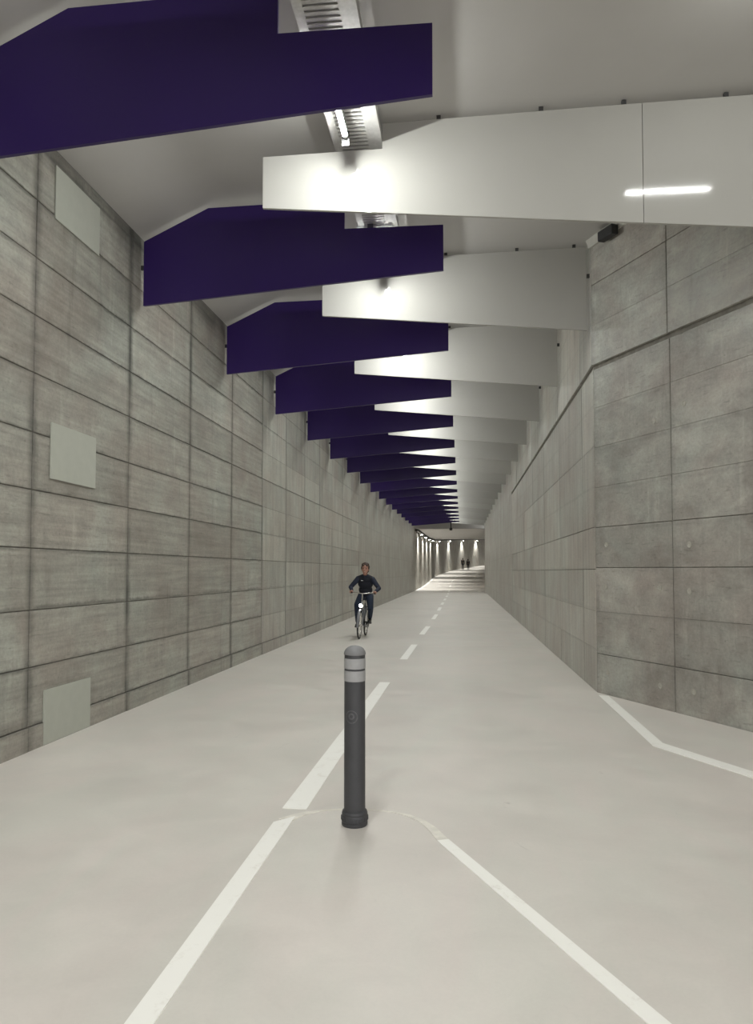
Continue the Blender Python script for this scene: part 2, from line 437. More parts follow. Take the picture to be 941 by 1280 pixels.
# ------------------------------------------------------------------ ceiling baffles
ORD = ['nearest', 'second', 'third', 'fourth', 'fifth', 'sixth', 'seventh', 'eighth', 'ninth', 'tenth', 'eleventh', 'twelfth', 'thirteenth',
       'fourteenth', 'fifteenth', 'sixteenth', 'farthest']
def extrude_poly(name, poly, th, mat, parent):
    """poly in (x, z), extruded along +y"""
    bm = bmesh.new()
    A = [bm.verts.new((x, 0, z)) for x, z in poly]; B = [bm.verts.new((x, th, z)) for x, z in poly]
    bm.faces.new(A); bm.faces.new(B[::-1])
    n = len(poly)
    for i in range(n): bm.faces.new((A[i], B[i], B[(i + 1) % n], A[(i + 1) % n]))
    me = from_bm(name, bm); return link(name, me, mat, parent)
ppoly = [(-3.655, 4.60), (-.19, 4.88), (-.19, 5.395), (-1.30, 5.40), (-1.30, 5.735), (-2.89, 5.715), (-3.655, 5.355)]
wpoly = [(-1.89, 5.03), (1.655, 4.72), (1.655, 5.835), (-.735, 5.79), (-.735, 5.545), (-1.89, 5.53)]
def clips(root, spots):
    return [box('bracket', c, d, M['dark'], root) for c, d in spots]
NB = 17
for k in range(NB):
    Y = 5.26 + 3.18 * k
    e = empty('purple_baffle', (0, Y, zf(Y) + dz(Y)))
    nm = ORD[k]
    tag(e, f'dark purple ceiling baffle on the left, {nm} ' + ('to' if k == 0 else 'from') + ' the camera', 'baffle', 'purple baffles along the left of the ceiling')
    if k == 0:
        extrude_poly('panel', ppoly, .035, M['purple'], e); 
        clips(e, [((-3.672, .018, 5.05), (.04, .03, .05))])
        ptree = e
    else:
        for ch in ptree.children:
            c = ch.copy(); COL.objects.link(c); c.parent = e
wl_k = []
for k in range(NB):
    Y = 7.10 + 3.185 * k
    wl_k.append(Y)
    e = empty('white_baffle', (0, Y, zf(Y) + dz(Y)))
    nm = ORD[k]
    lab = 'nearest white glossy ceiling baffle, two boards wide with a thin seam' if k == 0 else f'white glossy ceiling baffle on the right, {nm} from the camera'
    tag(e, lab, 'baffle', 'white baffles along the right of the ceiling')
    if k == 0:
        wtree = [extrude_poly('panel', wpoly, .035, M['white'], e)]
        wtree += clips(e, [((-0.2, .018, 5.823), (.04, .03, .05)), ((0.75, .018, 5.838), (.04, .03, .05)), ((1.5, .018, 5.853), (.04, .03, .05)), ((1.685, .018, 5.45), (.05, .03, .05))])
        extrude_poly('panel', [(1.661, 4.72), (3.06, 4.60), (3.06, 5.855), (1.661, 5.835)], .035, M['white'], e)
        clips(e, [((2.4, .018, 5.863), (.04, .03, .05))])
        first_side = wtree[-1]
    else:
        for ch in wtree:
            c = ch.copy(); COL.objects.link(c); c.parent = e
for nm, Y, src, lab, grp in (('white_baffle', 3.915, wtree, 'white ceiling baffle above the frame, nearer than all in view', 'white baffles along the right of the ceiling'),
                             ('purple_baffle', 2.08, list(ptree.children), 'purple ceiling baffle above the frame, nearer than all in view', 'purple baffles along the left of the ceiling')):
    e = empty(nm, (0, Y, zf(Y))); tag(e, lab, 'baffle', grp)
    for ch in src:
        if ch is first_side: continue
        c = ch.copy(); COL.objects.link(c); c.parent = e
# on the wide near baffle the side clip has no wall to hold
bpy.data.objects.remove(first_side)

# ------------------------------------------------------------------ cable tray and tube lamps
tray = empty('cable_tray', (-1.0, 0, 0))
tag(tray, 'perforated galvanised cable tray running along the ceiling above the baffle notches', 'cable tray')
bm = bmesh.new()
L = 3.18; wT = .40
def shear(bm, v0):
    bm.verts.ensure_lookup_table()
    for v in bm.verts[v0:]: v.co.z -= SL * v.co.y
for sx in (-1, 1): box_bm(bm, (sx * (wT / 2 - .035), L / 2, 0), (.07, L, .006))
n = int(L / .06)
for i in range(n): box_bm(bm, (0, (i + .5) * L / n, 0), (wT - .14, .034, .006))
for sx in (-1, 1): box_bm(bm, (sx * wT / 2, L / 2, .04), (.006, L, .085))
shear(bm, 0); tray_me = from_bm('tray_section', bm); tray_me.materials.append(M['zinc'])
bm = bmesh.new(); box_bm(bm, (.235, L / 2, -.012), (.06, L, .004)); box_bm(bm, (.263, L / 2, .03), (.005, L, .085)); shear(bm, 0)
duct_me = from_bm('side_channel', bm); duct_me.materials.append(M['zinc'])
hang_me = None
for k in range(-1, NB):
    Y = 5.0 + 3.18 * k
    z = zf(Y) + 5.625 + dz(Y)
    sct = link('tray_section', tray_me, None, tray, (0, Y, z))
    link('side_channel', duct_me, None, tray, (0, Y, z))
    for yy in (.7, 2.3):
        b = bmesh.new(); box_bm(b, (0, yy, -.02 - SL * yy), (wT + .04, .04, .02))
        for sx in (-1, 1): box_bm(b, (sx * (wT / 2 + .012), yy, .055 - SL * yy), (.012, .03, .15))
        if hang_me is None or yy == 2.3 and len(hang_me) < 2:
            hang_me = (hang_me or []); hang_me.append(from_bm('tray_hanger', b)); hang_me[-1].materials.append(M['zinc'])
        else: b.free()
        link('tray_hanger', hang_me[0 if yy == .7 else 1], None, tray, (0, Y, z))

def tube_lamp(label, loc, rotz, length, tilt, group, rad=.024, plates=True):
    e = empty('tube_lamp', loc, (tilt, 0, rotz))
    tag(e, label, 'lamp', group)
    h = length / 2
    # lower half: lit diffuser; upper half: opaque body
    for nm, a0, a1, mt in (('diffuser', 195, 345, M['tube']), ('body', -15, 195, M['zinc'])):
        V, F = [], []; n = 10
        for y in (-h + .02, h - .02):
            for i in range(n + 1):
                a = math.radians(a0 + (a1 - a0) * i / n); V.append((rad * math.cos(a), y, rad * math.sin(a)))
        for i in range(n): F.append((i, i + 1, n + 2 + i, n + 1 + i))
        link(nm, mesh(nm, V, F, True), mt, e)
    for sy in (-1, 1): tube('end_cap', [(0, sy * (h - .03), 0), (0, sy * (h + .012), 0)], rad + .004, M['cap'], e, 14)
    box('housing', (0, 0, .05), (.045, length * .96, .075), M['zinc'], e, .004)
    if plates:
        for sy in (-1, 1): box('added_light_shield', (0, sy * (h + .016), -.018), (.07, .006, .14), M['light_shield'], e)  # plates added to keep the tube's light off the nearby baffles
    return e
lamp0 = None
for k in range(-2, NB):
    y1 = 7.10 + 3.185 * k - .28; Y = y1 - .62
    loc = (-1.045, Y, zf(Y) + 5.53 + dz(Y))
    lab = ('lit white tube lamp under the cable tray in front of the nearest white baffle' if k == 0 else
           'white tube lamp above the frame lighting the nearest purple baffle' if k == -1 else
           'white tube lamp straight above the camera position' if k < 0 else
           f'white tube lamp lighting the {ORD[k]} white baffle from the front')
    if lamp0 is None: lamp0 = tube_lamp(lab, loc, 0, 1.24, -math.atan(SL), 'tube lamps under the cable tray')
    else:
        e = lamp0.copy(); COL.objects.link(e); e.location = loc; e['label'] = lab
        for ch in lamp0.children:
            c = ch.copy(); COL.objects.link(c); c.parent = e
tube_lamp('white tube lamp set crosswise on the ceiling near the flared wall', (2.32, 5.40, zf(5.4) + 5.72), math.pi / 2, .95, 0, None, .008, False)

# black speaker box at the top of the flared wall
p = Vector((XR, YC)) + FT * .52 - FN * .115
e = empty('speaker_box', (p.x, p.y, zf(p.y) + 5.78), (0, 0, math.atan2(FT.y, FT.x)))
tag(e, 'small black box mounted where the flared right wall meets the ceiling', 'speaker')
bm = bmesh.new(); box_bm(bm, (0, 0, 0), (.30, .10, .125), .012); bo = from_bm('body', bm); link('body', bo, M['black'], e)
box('mount', (0, .075, .03), (.08, .07, .06), M['dark'], e)
for i in range(5): box('grille_bar', (0, -.052, -.04 + i * .02), (.25, .004, .008), M['dark'], e)

# small camera at the far beam
e = empty('ceiling_camera', (-.85, YE - .35, zf(YE) + 4.86)); tag(e, 'tiny dark camera hanging from the beam at the far end of the baffles', 'camera')
box('mount', (0, 0, .25), (.08, .08, .5), M['dark'], e); box('body', (0, -.1, -.05), (.22, .4, .2), M['dark'], e, .03)

# ------------------------------------------------------------------ road markings
def ribbon(name, left, right, mat, parent=None, h=.004):
    V, F = [], []
    for a, b in zip(left, right):
        V += [(a[0], a[1], zf(a[1]) + h), (b[0], b[1], zf(b[1]) + h), (b[0], b[1], zf(b[1]) - .002), (a[0], a[1], zf(a[1]) - .002)]
    n = len(left)
    for i in range(n - 1):
        for k in range(4): F.append((i * 4 + k, i * 4 + (k + 1) % 4, i * 4 + 4 + (k + 1) % 4, i * 4 + 4 + k))
    F += [(3, 2, 1, 0), tuple((n - 1) * 4 + j for j in range(4))]
    me = mesh(name, V, F); b = bmesh.new(); b.from_mesh(me); bmesh.ops.recalc_face_normals(b, faces=b.faces); b.to_mesh(me); b.free()
    return link(name, me, mat, parent)
XD = [(4.9, -1.094), (10.75, -1.076), (13.6, -1.03), (16.3, -1.005), (19, -.99), (21.7, -.955), (27.8, -.92), (36.6, -.945), (46.9, -.94), (51.8, -.95), (60, -1.0),
      (74.2, -1.13), (87.2, -1.13), (98.6, -.85), (108.7, .05), (118.1, 1.3), (127.2, 2.9), (140, 5.6)]
def xd(Y):
    for (a, xa), (b, xb) in zip(XD, XD[1:]):
        if a <= Y <= b: return xa + (xb - xa) * (Y - a) / (b - a)
    return XD[-1][1]
dashes = [(5.0, 10.75), (13.6, 16.3), (18.97, 21.74), (25.0, 27.8), (30.4, 33.2), (35.8, 38.4), (41.2, 43.8), (46.6, 49.2), (52.0, 54.6), (57.6, 62.6),
          (71.0, 77.5), (83.8, 90.4), (95.4, 101.6), (106, 111.6), (115.8, 120.6), (125, 130)]
for i, (a, b) in enumerate(dashes):
    n = 2 if i < 9 else 5
    ys = [a + (b - a) * j / (n - 1) for j in range(n)]
    w = .072 if i == 0 else .065
    wd = [(w + (.008 if (i == 0 and y < 6) else 0)) for y in ys]
    o = ribbon('lane_dash', [(xd(y) - q, y) for y, q in zip(ys, wd)], [(xd(y) + q, y) for y, q in zip(ys, wd)], M['paint'])
    lab = 'long white centre line dash starting beside the bollard' if i == 0 else f'short white centre line dash, {ORD[i]} counted from the bollard' if i < len(dashes) - 1 else 'last white centre line dash at the far bend'
    tag(o, lab, 'road marking', 'centre line dashes')
# nose marking around the bollard
e = empty('nose_marking', (0, 0, 0)); tag(e, 'white lines meeting in a rounded nose around the bollard', 'road marking')
ribbon('stripe', [(-1.175, -2), (-1.155, 2.6), (-1.163, 4.72)], [(-1.075, -2), (-1.055, 2.6), (-1.055, 4.845)], M['paint'], e)
d = Vector((.79, -1.74)).normalized(); nn = Vector((-d.y, d.x)) * .036
A, B = Vector((-.118, 4.53)), Vector((-.118, 4.53)) + d * 7.5
ribbon('stripe', [tuple(A - nn), tuple(B - nn * 1.3)], [tuple(A + nn), tuple(B + nn * 1.3)], M['paint'], e)
arc = [(-1.108, 4.76, .05), (-1.05, 4.86, .035), (-.985, 4.935, .020), (-.88, 5.0, .011), (-.77, 5.03, .008), (-.66, 5.042, .007), (-.56, 5.035, .007), (-.45, 5.01, .009), (-.35, 4.955, .016), (-.26, 4.86, .022), (-.19, 4.73, .028), (-.118, 4.53, .034)]
Lp, Rp = [], []
for i, (x, y, w) in enumerate(arc):
    a = Vector(arc[max(i - 1, 0)][:2]); b = Vector(arc[min(i + 1, len(arc) - 1)][:2]); t = (b - a).normalized(); q = Vector((-t.y, t.x)) * w
    Lp.append((x + q.x, y + q.y)); Rp.append((x - q.x, y - q.y))
ribbon('arc', Lp, Rp, M['paint_thin'], e, .0035)
# edge line by the flared wall
e = empty('edge_line', (0, 0, 0)); tag(e, 'bent white edge line starting at the right wall corner', 'road marking')
ribbon('stripe', [(1.70, 10.0), (1.685, 7.17)], [(1.81, 9.95), (1.80, 7.29)], M['paint'], e)
ribbon('stripe', [(1.685, 7.17), (2.171, 6.154), (5.0, .3)], [(1.80, 7.29), (2.241, 6.349), (5.1, .4)], M['paint'], e, .0045)
# bright line along the foot of the far left wall
o = ribbon('edge_line', [(XL + .02 + bend(y), y) for y in range(61, 99, 4)], [(XL + .24 + bend(y), y) for y in range(61, 99, 4)], M['paint'])
tag(o, 'white edge line along the foot of the far left wall', 'road marking')

# ------------------------------------------------------------------ far wall lamps
M['lens'] = emit('lamp_lens', (1, .97, .88), 60)
M['grey'] = plain('lamp_grey', (.25, .25, .24), .5)
fl0 = None
for i, Y in enumerate([65, 73, 81, 90.5, 104, 116, 127, 137, 146]):
    x = XL + bend(Y); sl = 0 if Y < 93 else (Y - 93) / 160.0
    loc = (x + .30, Y, zf(Y) + 4.58); rot = (0, 0, -math.atan(sl))
    lab = f'small bright spot lamp on the far curving wall, {ORD[i]} ' + ('in the row' if i == 0 else 'along the row')
    if fl0 is None:
        fl0 = empty('wall_lamp', loc, rot)
        box('housing', (0, 0, .05), (.22, .5, .10), M['grey'], fl0, .015)
        box('arm', (-.2, 0, .08), (.22, .06, .04), M['grey'], fl0)
        lathe('lens', [(.05, -.02), (.09, -.015), (.09, .004), (.05, .006)], M['lens'], fl0, 16)
        ld = bpy.data.lights.new('spot', 'SPOT'); ld.energy = 1100; ld.spot_size = math.radians(122); ld.spot_blend = .8; ld.shadow_soft_size = .06; ld.color = (1, .99, .95)
        lo = bpy.data.objects.new('spot', ld); COL.objects.link(lo); lo.parent = fl0; lo.location = (0, 0, -.06); lo.rotation_euler = (0, 0, 0)
        e = fl0
    else:
        e = fl0.copy(); COL.objects.link(e); e.location = loc; e.rotation_euler = rot
        for ch in fl0.children:
            c = ch.copy(); COL.objects.link(c); c.parent = e
    tag(e, lab, 'lamp', 'spot lamps along the far wall')

# ------------------------------------------------------------------ bollard
BX, BY = -.661, 4.74
M['boll'] = plain('bollard_grey', (.046, .046, .050), .55, var=.08, nscale=14)
M['bollcap'] = plain('bollard_cap_grey', (.17, .17, .172), .6, var=.06, nscale=20)
M['reflect'] = plain('reflective_band', (.31, .31, .31), .35, var=.04, nscale=30)
e = empty('bollard', (BX, BY, zf(BY))); tag(e, 'dark grey plastic bollard with two pale reflective bands standing on the floor', 'bollard')
lathe('shaft', [(.066, .05), (.0655, .08), (.065, .5), (.0645, .85), (.0640, 1.035), (.060, 1.036)], M['boll'], e, 48)
lathe('base_collar', [(.074, 0), (.079, .006), (.080, .018), (.076, .022), (.076, .026), (.081, .032), (.081, .062), (.077, .068), (.077, .071), (.079, .075), (.075, .088), (.066, .094), (.060, .095)], M['boll'], e, 48)
for i in range(24):
    a = i * 2 * math.pi / 24
    if i == 0:
        rb = box('grip_rib', (0, 0, 0), (.006, .012, .018), M['boll'], e); rbm = rb.data
    else: rb = link('grip_rib', rbm, None, e)
    rb.location = (.081 * math.cos(a), .081 * math.sin(a), .047); rb.rotation_euler = (0, 0, a)
for z0, z1 in ((.875, .940), (.951, 1.015)):
    lathe('reflective_band', [(.0630, z0), (.0662, z0 + .001), (.0662, z1 - .001), (.0630, z1)], M['reflect'], e, 48)
lathe('cap', [(.062, 1.034), (.0675, 1.036), (.0675, 1.044), (.064, 1.056), (.056, 1.069), (.044, 1.079), (.028, 1.086), (.012, 1.089), (.001, 1.0895)], M['bollcap'], e, 48)
# faint round sticker mark curved round the shaft, facing the camera
ang0 = math.atan2(-BY, -BX) - .32
def curved_disc(name, R, zc, r0, r1, mat):
    V, F = [], []; n = 28
    for rr_ in (r0, r1):
        for k in range(n):
            a = k * 2 * math.pi / n; an = ang0 + rr_ * math.cos(a) / R
            V.append((R * math.cos(an), R * math.sin(an), zc + rr_ * math.sin(a)))
    for k in range(n): F.append((k, (k + 1) % n, n + (k + 1) % n, n + k))
    link(name, mesh(name, V, F), mat, e)
M['stick'] = plain('sticker_residue', (.085, .086, .092), .5, var=.2, nscale=60)
curved_disc('sticker_ring', .0656, .665, .034, .040, M['stick'])
curved_disc('sticker_mark', .0656, .668, .010, .020, M['stick'])

# ------------------------------------------------------------------ bodies: closed shapes fused into one skin
def ball(bm, c, r, rot=None):
    r = r if isinstance(r, (tuple, list)) else (r, r, r)
    m = Matrix.Translation(Vector(c))
    if rot is not None: m = m @ rot
    bmesh.ops.create_icosphere(bm, subdivisions=3, radius=1, matrix=m @ Matrix.Diagonal((*r, 1)))
def limb(bm, pts):
    """pts: [(x,y,z,r),...] tapered capsules"""
    for q in pts: ball(bm, q[:3], q[3])
    for a, b in zip(pts, pts[1:]):
        A, B = Vector(a[:3]), Vector(b[:3]); d = B - A
        if d.length < 1e-5: continue
        m = Matrix.Translation((A + B) / 2) @ d.to_track_quat('Z', 'Y').to_matrix().to_4x4()
        bmesh.ops.create_cone(bm, cap_ends=True, segments=20, radius1=a[3], radius2=b[3], depth=d.length, matrix=m)
def fuse(name, bm, voxel, mat, parent, smooth=6):
    me = bpy.data.meshes.new(name); bm.to_mesh(me); bm.free()
    o = bpy.data.objects.new('tmp', me); COL.objects.link(o)
    r = o.modifiers.new('r', 'REMESH'); r.mode = 'VOXEL'; r.voxel_size = voxel
    s_ = o.modifiers.new('s', 'SMOOTH'); s_.factor = .5; s_.iterations = smooth
    dg = bpy.context.evaluated_depsgraph_get()
    out = bpy.data.meshes.new_from_object(o.evaluated_get(dg)); out.name = name
    bpy.data.objects.remove(o); bpy.data.meshes.remove(me)
    for p in out.polygons: p.use_smooth = True
    out.materials.clear(); out.materials.append(mat)
    return link(name, out, None, parent)
def ik(h, a, l1, l2, fwd):
    h, a, fwd = Vector(h), Vector(a), Vector(fwd); d = a - h; L_ = min(d.length, l1 + l2 - .003); u = d.normalized()
    x = (l1 * l1 - l2 * l2 + L_ * L_) / (2 * L_); y = math.sqrt(max(l1 * l1 - x * x, 0))
    f = (fwd - u * fwd.dot(u)).normalized(); return h + u * x + f * y

M['skin'] = plain('skin', (.42, .225, .165), .5, var=.05)
M['hair'] = plain('brown_hair', (.045, .025, .016), .6, var=.3, nscale=60)
M['navy'] = plain('navy_knit', (.006, .008, .017), .75, var=.2, nscale=30)
M['navy_sleeve'] = plain('navy_cloth', (.009, .014, .034), .7, var=.2, nscale=30)
M['jeans'] = plain('blue_denim', (.012, .021, .045), .8, var=.25, nscale=40)
M['shoe'] = plain('black_leather', (.012, .012, .013), .45, var=.2)
M['logo'] = plain('white_print', (.75, .75, .74), .6)
M['eye'] = plain('dark_eye', (.02, .015, .012), .2)
M['lip'] = plain('lips', (.33, .13, .11), .5)
M['teeth'] = plain('teeth', (.75, .70, .62), .4)

# bicycle frame: +y forward, +x the rider's left, origin on the ground between the wheels
RX, RY = -2.33, 17.98
bdir = Vector((-.02, -1)).normalized()
HEAD = math.atan2(bdir.y, bdir.x) - math.pi / 2
M['bike'] = plain('bike_grey_paint', (.20, .205, .22), .35, .4, .08)
M['tyre'] = plain('tyre_rubber', (.022, .022, .022), .8, var=.2)
M['chrome'] = plain('brushed_chrome', (.62, .61, .58), .25, .9, .05)
LEAN = math.radians(-2.2)
bike = empty('bicycle', (RX, RY, zf(RY)), (math.atan(SL), LEAN, HEAD)); bike.scale = (.975,) * 3
tag(bike, 'grey city bicycle with upright handlebar and lit headlight, ridden towards the camera', 'bicycle')
WR = .335
fa, ra = Vector((0, .53, WR)), Vector((0, -.53, WR))
def circ(c, r, n=40): return [(c[0], c[1] + r * math.cos(k * 2 * math.pi / n), c[2] + r * math.sin(k * 2 * math.pi / n)) for k in range(n)]
for c in (fa, ra):
    w = tube('wheel', circ(c, WR - .019), .019, M['tyre'], bike, 10, True)
    tube('rim', circ(c, WR - .045), .013, M['chrome'], w, 8, True)
    bm = bmesh.new()
    for k in range(18):
        a = k * 2 * math.pi / 18; sx = .03 * (1 if k % 2 else -1)
        tube_bm(bm, [(sx, c.y, c.z), (0, c.y + (WR - .05) * math.cos(a), c.z + (WR - .05) * math.sin(a))], .0016, 5)
    link('spokes', from_bm('spokes', bm), M['chrome'], w)
    tube('hub', [(-.05, c.y, c.z), (.05, c.y, c.z)], .022, M['chrome'], w, 12)
    # mudguard: an arched band over the tyre
    V, F = [], []; n = 22; a0, a1 = (math.radians(20), math.radians(200)) if c is ra else (math.radians(-8), math.radians(150))
    if c is ra: a0, a1 = math.radians(30), math.radians(205)
    for k in range(n + 1):
        a = a0 + (a1 - a0) * k / n
        for x, r in ((-.030, WR + .008), (-.018, WR + .022), (.018, WR + .022), (.030, WR + .008)):
            V.append((x, c.y + r * math.cos(a), c.z + r * math.sin(a)))
    for k in range(n):
        for j in range(3): F.append((k * 4 + j, k * 4 + j + 1, k * 4 + j + 5, k * 4 + j + 4))
    link('mudguard', mesh('mudguard', V, F, True), M['bike'], bike)
ht0, ht1 = Vector((0, .375, .66)), Vector((0, .315, .86)); bb = Vector((0, -.06, .285)); st = Vector((0, -.25, .80))
frame = tube('frame', [ht0, ht1], .021, M['bike'], bike)
for nm, a, b, r in (('down_tube', ht0, bb, .020), ('top_tube', ht1 - Vector((0, 0, .05)), bb + Vector((0, -.075, .22)), .017), ('seat_tube', bb, st, .017)):
    tube(nm, [a, b], r, M['bike'], frame)
for sx in (-1, 1):
    tube('chain_stay', [bb + Vector((sx * .02, 0, 0)), ra + Vector((sx * .06, 0, 0))], .010, M['bike'], frame)
    tube('seat_stay', [st + Vector((sx * .02, 0, -.05)), ra + Vector((sx * .06, 0, 0))], .008, M['bike'], frame)
    tube('fork_blade', [ht0 + Vector((sx * .035, .005, -.02)), ht0 + Vector((sx * .055, .05, -.12)), fa + Vector((sx * .055, -.02, .06)), fa + Vector((sx * .055, 0, 0))], .012, M['bike'], frame)
tube('seat_post', [st, st + Vector((0, -.03, .11))], .013, M['chrome'], bike)
bm = bmesh.new(); ball(bm, (0, -.36, .935), (.105, .10, .035)); ball(bm, (0, -.24, .935), (.045, .13, .028))
fuse('saddle', bm, .012, M['shoe'], bike)
stem_t = Vector((0, .285, 1.02))
tube('stem', [ht1, stem_t, stem_t + Vector((0, .05, .03))], .014, M['chrome'], bike)
hb = [(-.29, .16, 1.055), (-.26, .20, 1.065), (-.20, .27, 1.072), (-.10, .33, 1.062), (0, .335, 1.052), (.10, .33, 1.062), (.20, .27, 1.072), (.26, .20, 1.065), (.29, .16, 1.055)]
bar = tube('handlebar', hb, .012, M['chrome'], bike)
for sx in (-1, 1):
    tube('grip', [(sx * .295, .15, 1.053), (sx * .255, .21, 1.067)], .018, M['black'], bar)
    tube('brake_lever', [(sx * .245, .235, 1.058), (sx * .262, .262, 1.045), (sx * .30, .225, 1.035)], .006, M['chrome'], bar, 6)
hl = lathe('headlight', [(.012, -.05), (.035, -.03), (.047, .0), (.047, .018), (.040, .02)], M['black'], bike, 20)
hl.location = (0, .475, .775); hl.rotation_euler = (-math.pi / 2 - .06, 0, 0)
lens = lathe('lens', [(.041, .020), (.036, .028), (.02, .033), (.002, .034)], emit('headlight_lens', (1, .98, .93), 45), hl, 20)
tube('headlight_bracket', [(0, .475, .76), (0, .40, .70)], .008, M['black'], bike, 8)
tube('chain_ring', circ((-.055, bb.y, bb.z), .085, 28), .006, M['chrome'], bike, 6, True)
bm = bmesh.new(); box_bm(bm, (-.06, -.29, .305), (.03, .56, .13), .012); link('chain_case', from_bm('chain_case', bm), M['black'], bike)
ca = math.radians(180 - 14); cl = .168
pr = bb + Vector((-.13, cl * math.cos(ca), cl * math.sin(ca))); pl = bb + Vector((.13, -cl * math.cos(ca), -cl * math.sin(ca)))
for p_, sx in ((pr, -1), (pl, 1)):
    cr = tube('crank', [bb + Vector((sx * .075, 0, 0)), (sx * .085, p_.y, p_.z)], .011, M['chrome'], bike, 8)
    box('pedal', (p_.x, p_.y, p_.z), (.09, .075, .022), M['black'], cr, .005)
bm = bmesh.new()
for x in (-.05, 0, .05): tube_bm(bm, [(x, -.36, .70), (x, -.72, .70)], .006, 6)
for y in (-.38, -.55, -.70): tube_bm(bm, [(-.06, y, .70), (.06, y, .70)], .006, 6)
for sx in (-1, 1): tube_bm(bm, [(sx * .06, -.66, .70), (sx * .06, -.53, .34)], .006, 6)
link('rack', from_bm('rack', bm, True), M['black'], bike)
tube('kickstand', [(.07, -.22, .27), (.12, -.45, .20)], .009, M['chrome'], bike, 8)

# rider
rider = empty('person', (RX, RY, zf(RY)), (math.atan(SL), LEAN, HEAD)); rider.scale = (.975,) * 3
tag(rider, 'person in navy sweater and jeans riding the bicycle towards the camera', 'person')
hip_z, hip_y = .985, -.27
J = {}
for nm, sx, ped in (('r', -1, pr), ('l', 1, pl)):
    J['hip' + nm] = Vector((sx * .095, hip_y, hip_z))
    J['ank' + nm] = Vector((sx * .125, ped.y - .075, ped.z + .105 + (0.02 if sx < 0 else 0)))
    J['knee' + nm] = ik(J['hip' + nm], J['ank' + nm], .43, .43, (sx * .18, 1, .25))
    J['sho' + nm] = Vector((sx * .175, -.085, 1.395))
    J['hand' + nm] = Vector((sx * .280, .172, 1.085))
    J['elb' + nm] = ik(J['sho' + nm], J['hand' + nm], .275, .255, (sx * .75, -.5, -.45))
HK = 1.13
neck = Vector((0, -.055, 1.475)); head = Vector((0, -.005, 1.632))
def V4(v, r): return (v.x, v.y, v.z, r)
def face_head(bm, c, k=1.0):
    """head looking to +y"""
    ball(bm, (c.x, c.y - .012 * k, c.z + .030 * k), (.074 * k, .092 * k, .088 * k))          # skull
    ball(bm, (c.x, c.y + .020 * k, c.z - .035 * k), (.060 * k, .068 * k, .078 * k))          # face
    ball(bm, (c.x, c.y + .052 * k, c.z - .088 * k), (.030 * k, .028 * k, .024 * k))          # chin
    for sx in (-1, 1):
        ball(bm, (c.x + sx * .040 * k, c.y + .050 * k, c.z - .022 * k), (.022 * k, .024 * k, .022 * k))   # cheeks
        ball(bm, (c.x + sx * .076 * k, c.y - .008 * k, c.z - .010 * k), (.010 * k, .020 * k, .032 * k))  # ears
        ball(bm, (c.x + sx * .030 * k, c.y + .066 * k, c.z + .026 * k), (.026 * k, .014 * k, .009 * k))  # brow
    limb(bm, [(c.x, c.y + .078 * k, c.z + .014 * k, .010 * k), (c.x, c.y + .098 * k, c.z - .024 * k, .014 * k)])  # nose
def hand(bm, w, sx):
    """fingers wrapped round the grip, thumb on the inside"""
    ball(bm, (w.x, w.y, w.z + .012), (.036, .044, .024))
    for i, (oy, L_) in enumerate(((.030, .95), (.012, 1.05), (-.007, 1.0), (-.025, .8))):
        b = Vector((w.x + sx * .012, w.y + oy + .012, w.z + .016))
        k1 = b + Vector((sx * .022, .010, -.004)) * L_; k2 = k1 + Vector((sx * .004, .008, -.030)) * L_; k3 = k2 + Vector((-sx * .022, -.002, -.014)) * L_
        limb(bm, [V4(b, .0105), V4(k1, .010), V4(k2, .009), V4(k3, .008)])
    t0 = Vector((w.x - sx * .018, w.y + .005, w.z + .008))
    limb(bm, [V4(t0, .013), V4(t0 + Vector((-sx * .018, .025, -.004)), .011), V4(t0 + Vector((-sx * .006, .045, -.022)), .009)])
bm = bmesh.new()
face_head(bm, head, HK)
limb(bm, [V4(neck + Vector((0, 0, -.04)), .058), (0, -.03, 1.56, .052)])
limb(bm, [(0, hip_y, hip_z, .085), (0, -.22, 1.15, .080), (0, -.14, 1.34, .080)])
for nm, sx in (('r', -1), ('l', 1)):
    limb(bm, [V4(Vector((sx * .08, -.09, 1.41)), .05), V4(J['sho' + nm], .05), V4(J['elb' + nm], .036), V4(J['hand' + nm] + Vector((0, -.05, .012)), .025), V4(J['hand' + nm] + Vector((0, 0, .01)), .026)])
    hand(bm, J['hand' + nm], sx)
    limb(bm, [V4(J['hip' + nm], .082), V4(J['knee' + nm], .052), V4(J['ank' + nm], .036)])
body = fuse('body', bm, .0075, M['skin'], rider, 4)
# eyes, mouth, hair
for sx in (-1, 1):
    bm = bmesh.new(); ball(bm, (sx * .030, head.y + .074 * HK, head.z + .008 * HK), (.013, .009, .007)); link('eye', from_bm('eye', bm, True), M['eye'], body)
    bm = bmesh.new(); limb(bm, [(sx * .016, head.y + .081 * HK, head.z + .033 * HK, .005), (sx * .046, head.y + .068 * HK, head.z + .028 * HK, .004)]); link('eyebrow', from_bm('eyebrow', bm, True), M['hair'], body)
bm = bmesh.new(); limb(bm, [(-.027, head.y + .068 * HK, head.z - .052 * HK, .005), (0, head.y + .082 * HK, head.z - .059 * HK, .008), (.027, head.y + .068 * HK, head.z - .052 * HK, .005)]); mo = link('mouth', from_bm('mouth', bm, True), M['lip'], body)
bm = bmesh.new(); ball(bm, (0, head.y + .086 * HK, head.z - .056 * HK), (.018, .006, .004)); link('teeth', from_bm('teeth', bm, True), M['teeth'], mo)
bm = bmesh.new()
ball(bm, (0, head.y - .034 * HK, head.z + .044 * HK), (.100, .104, .103))
ball(bm, (0, head.y - .058 * HK, head.z - .015 * HK), (.090, .068, .090))
random.seed(3)
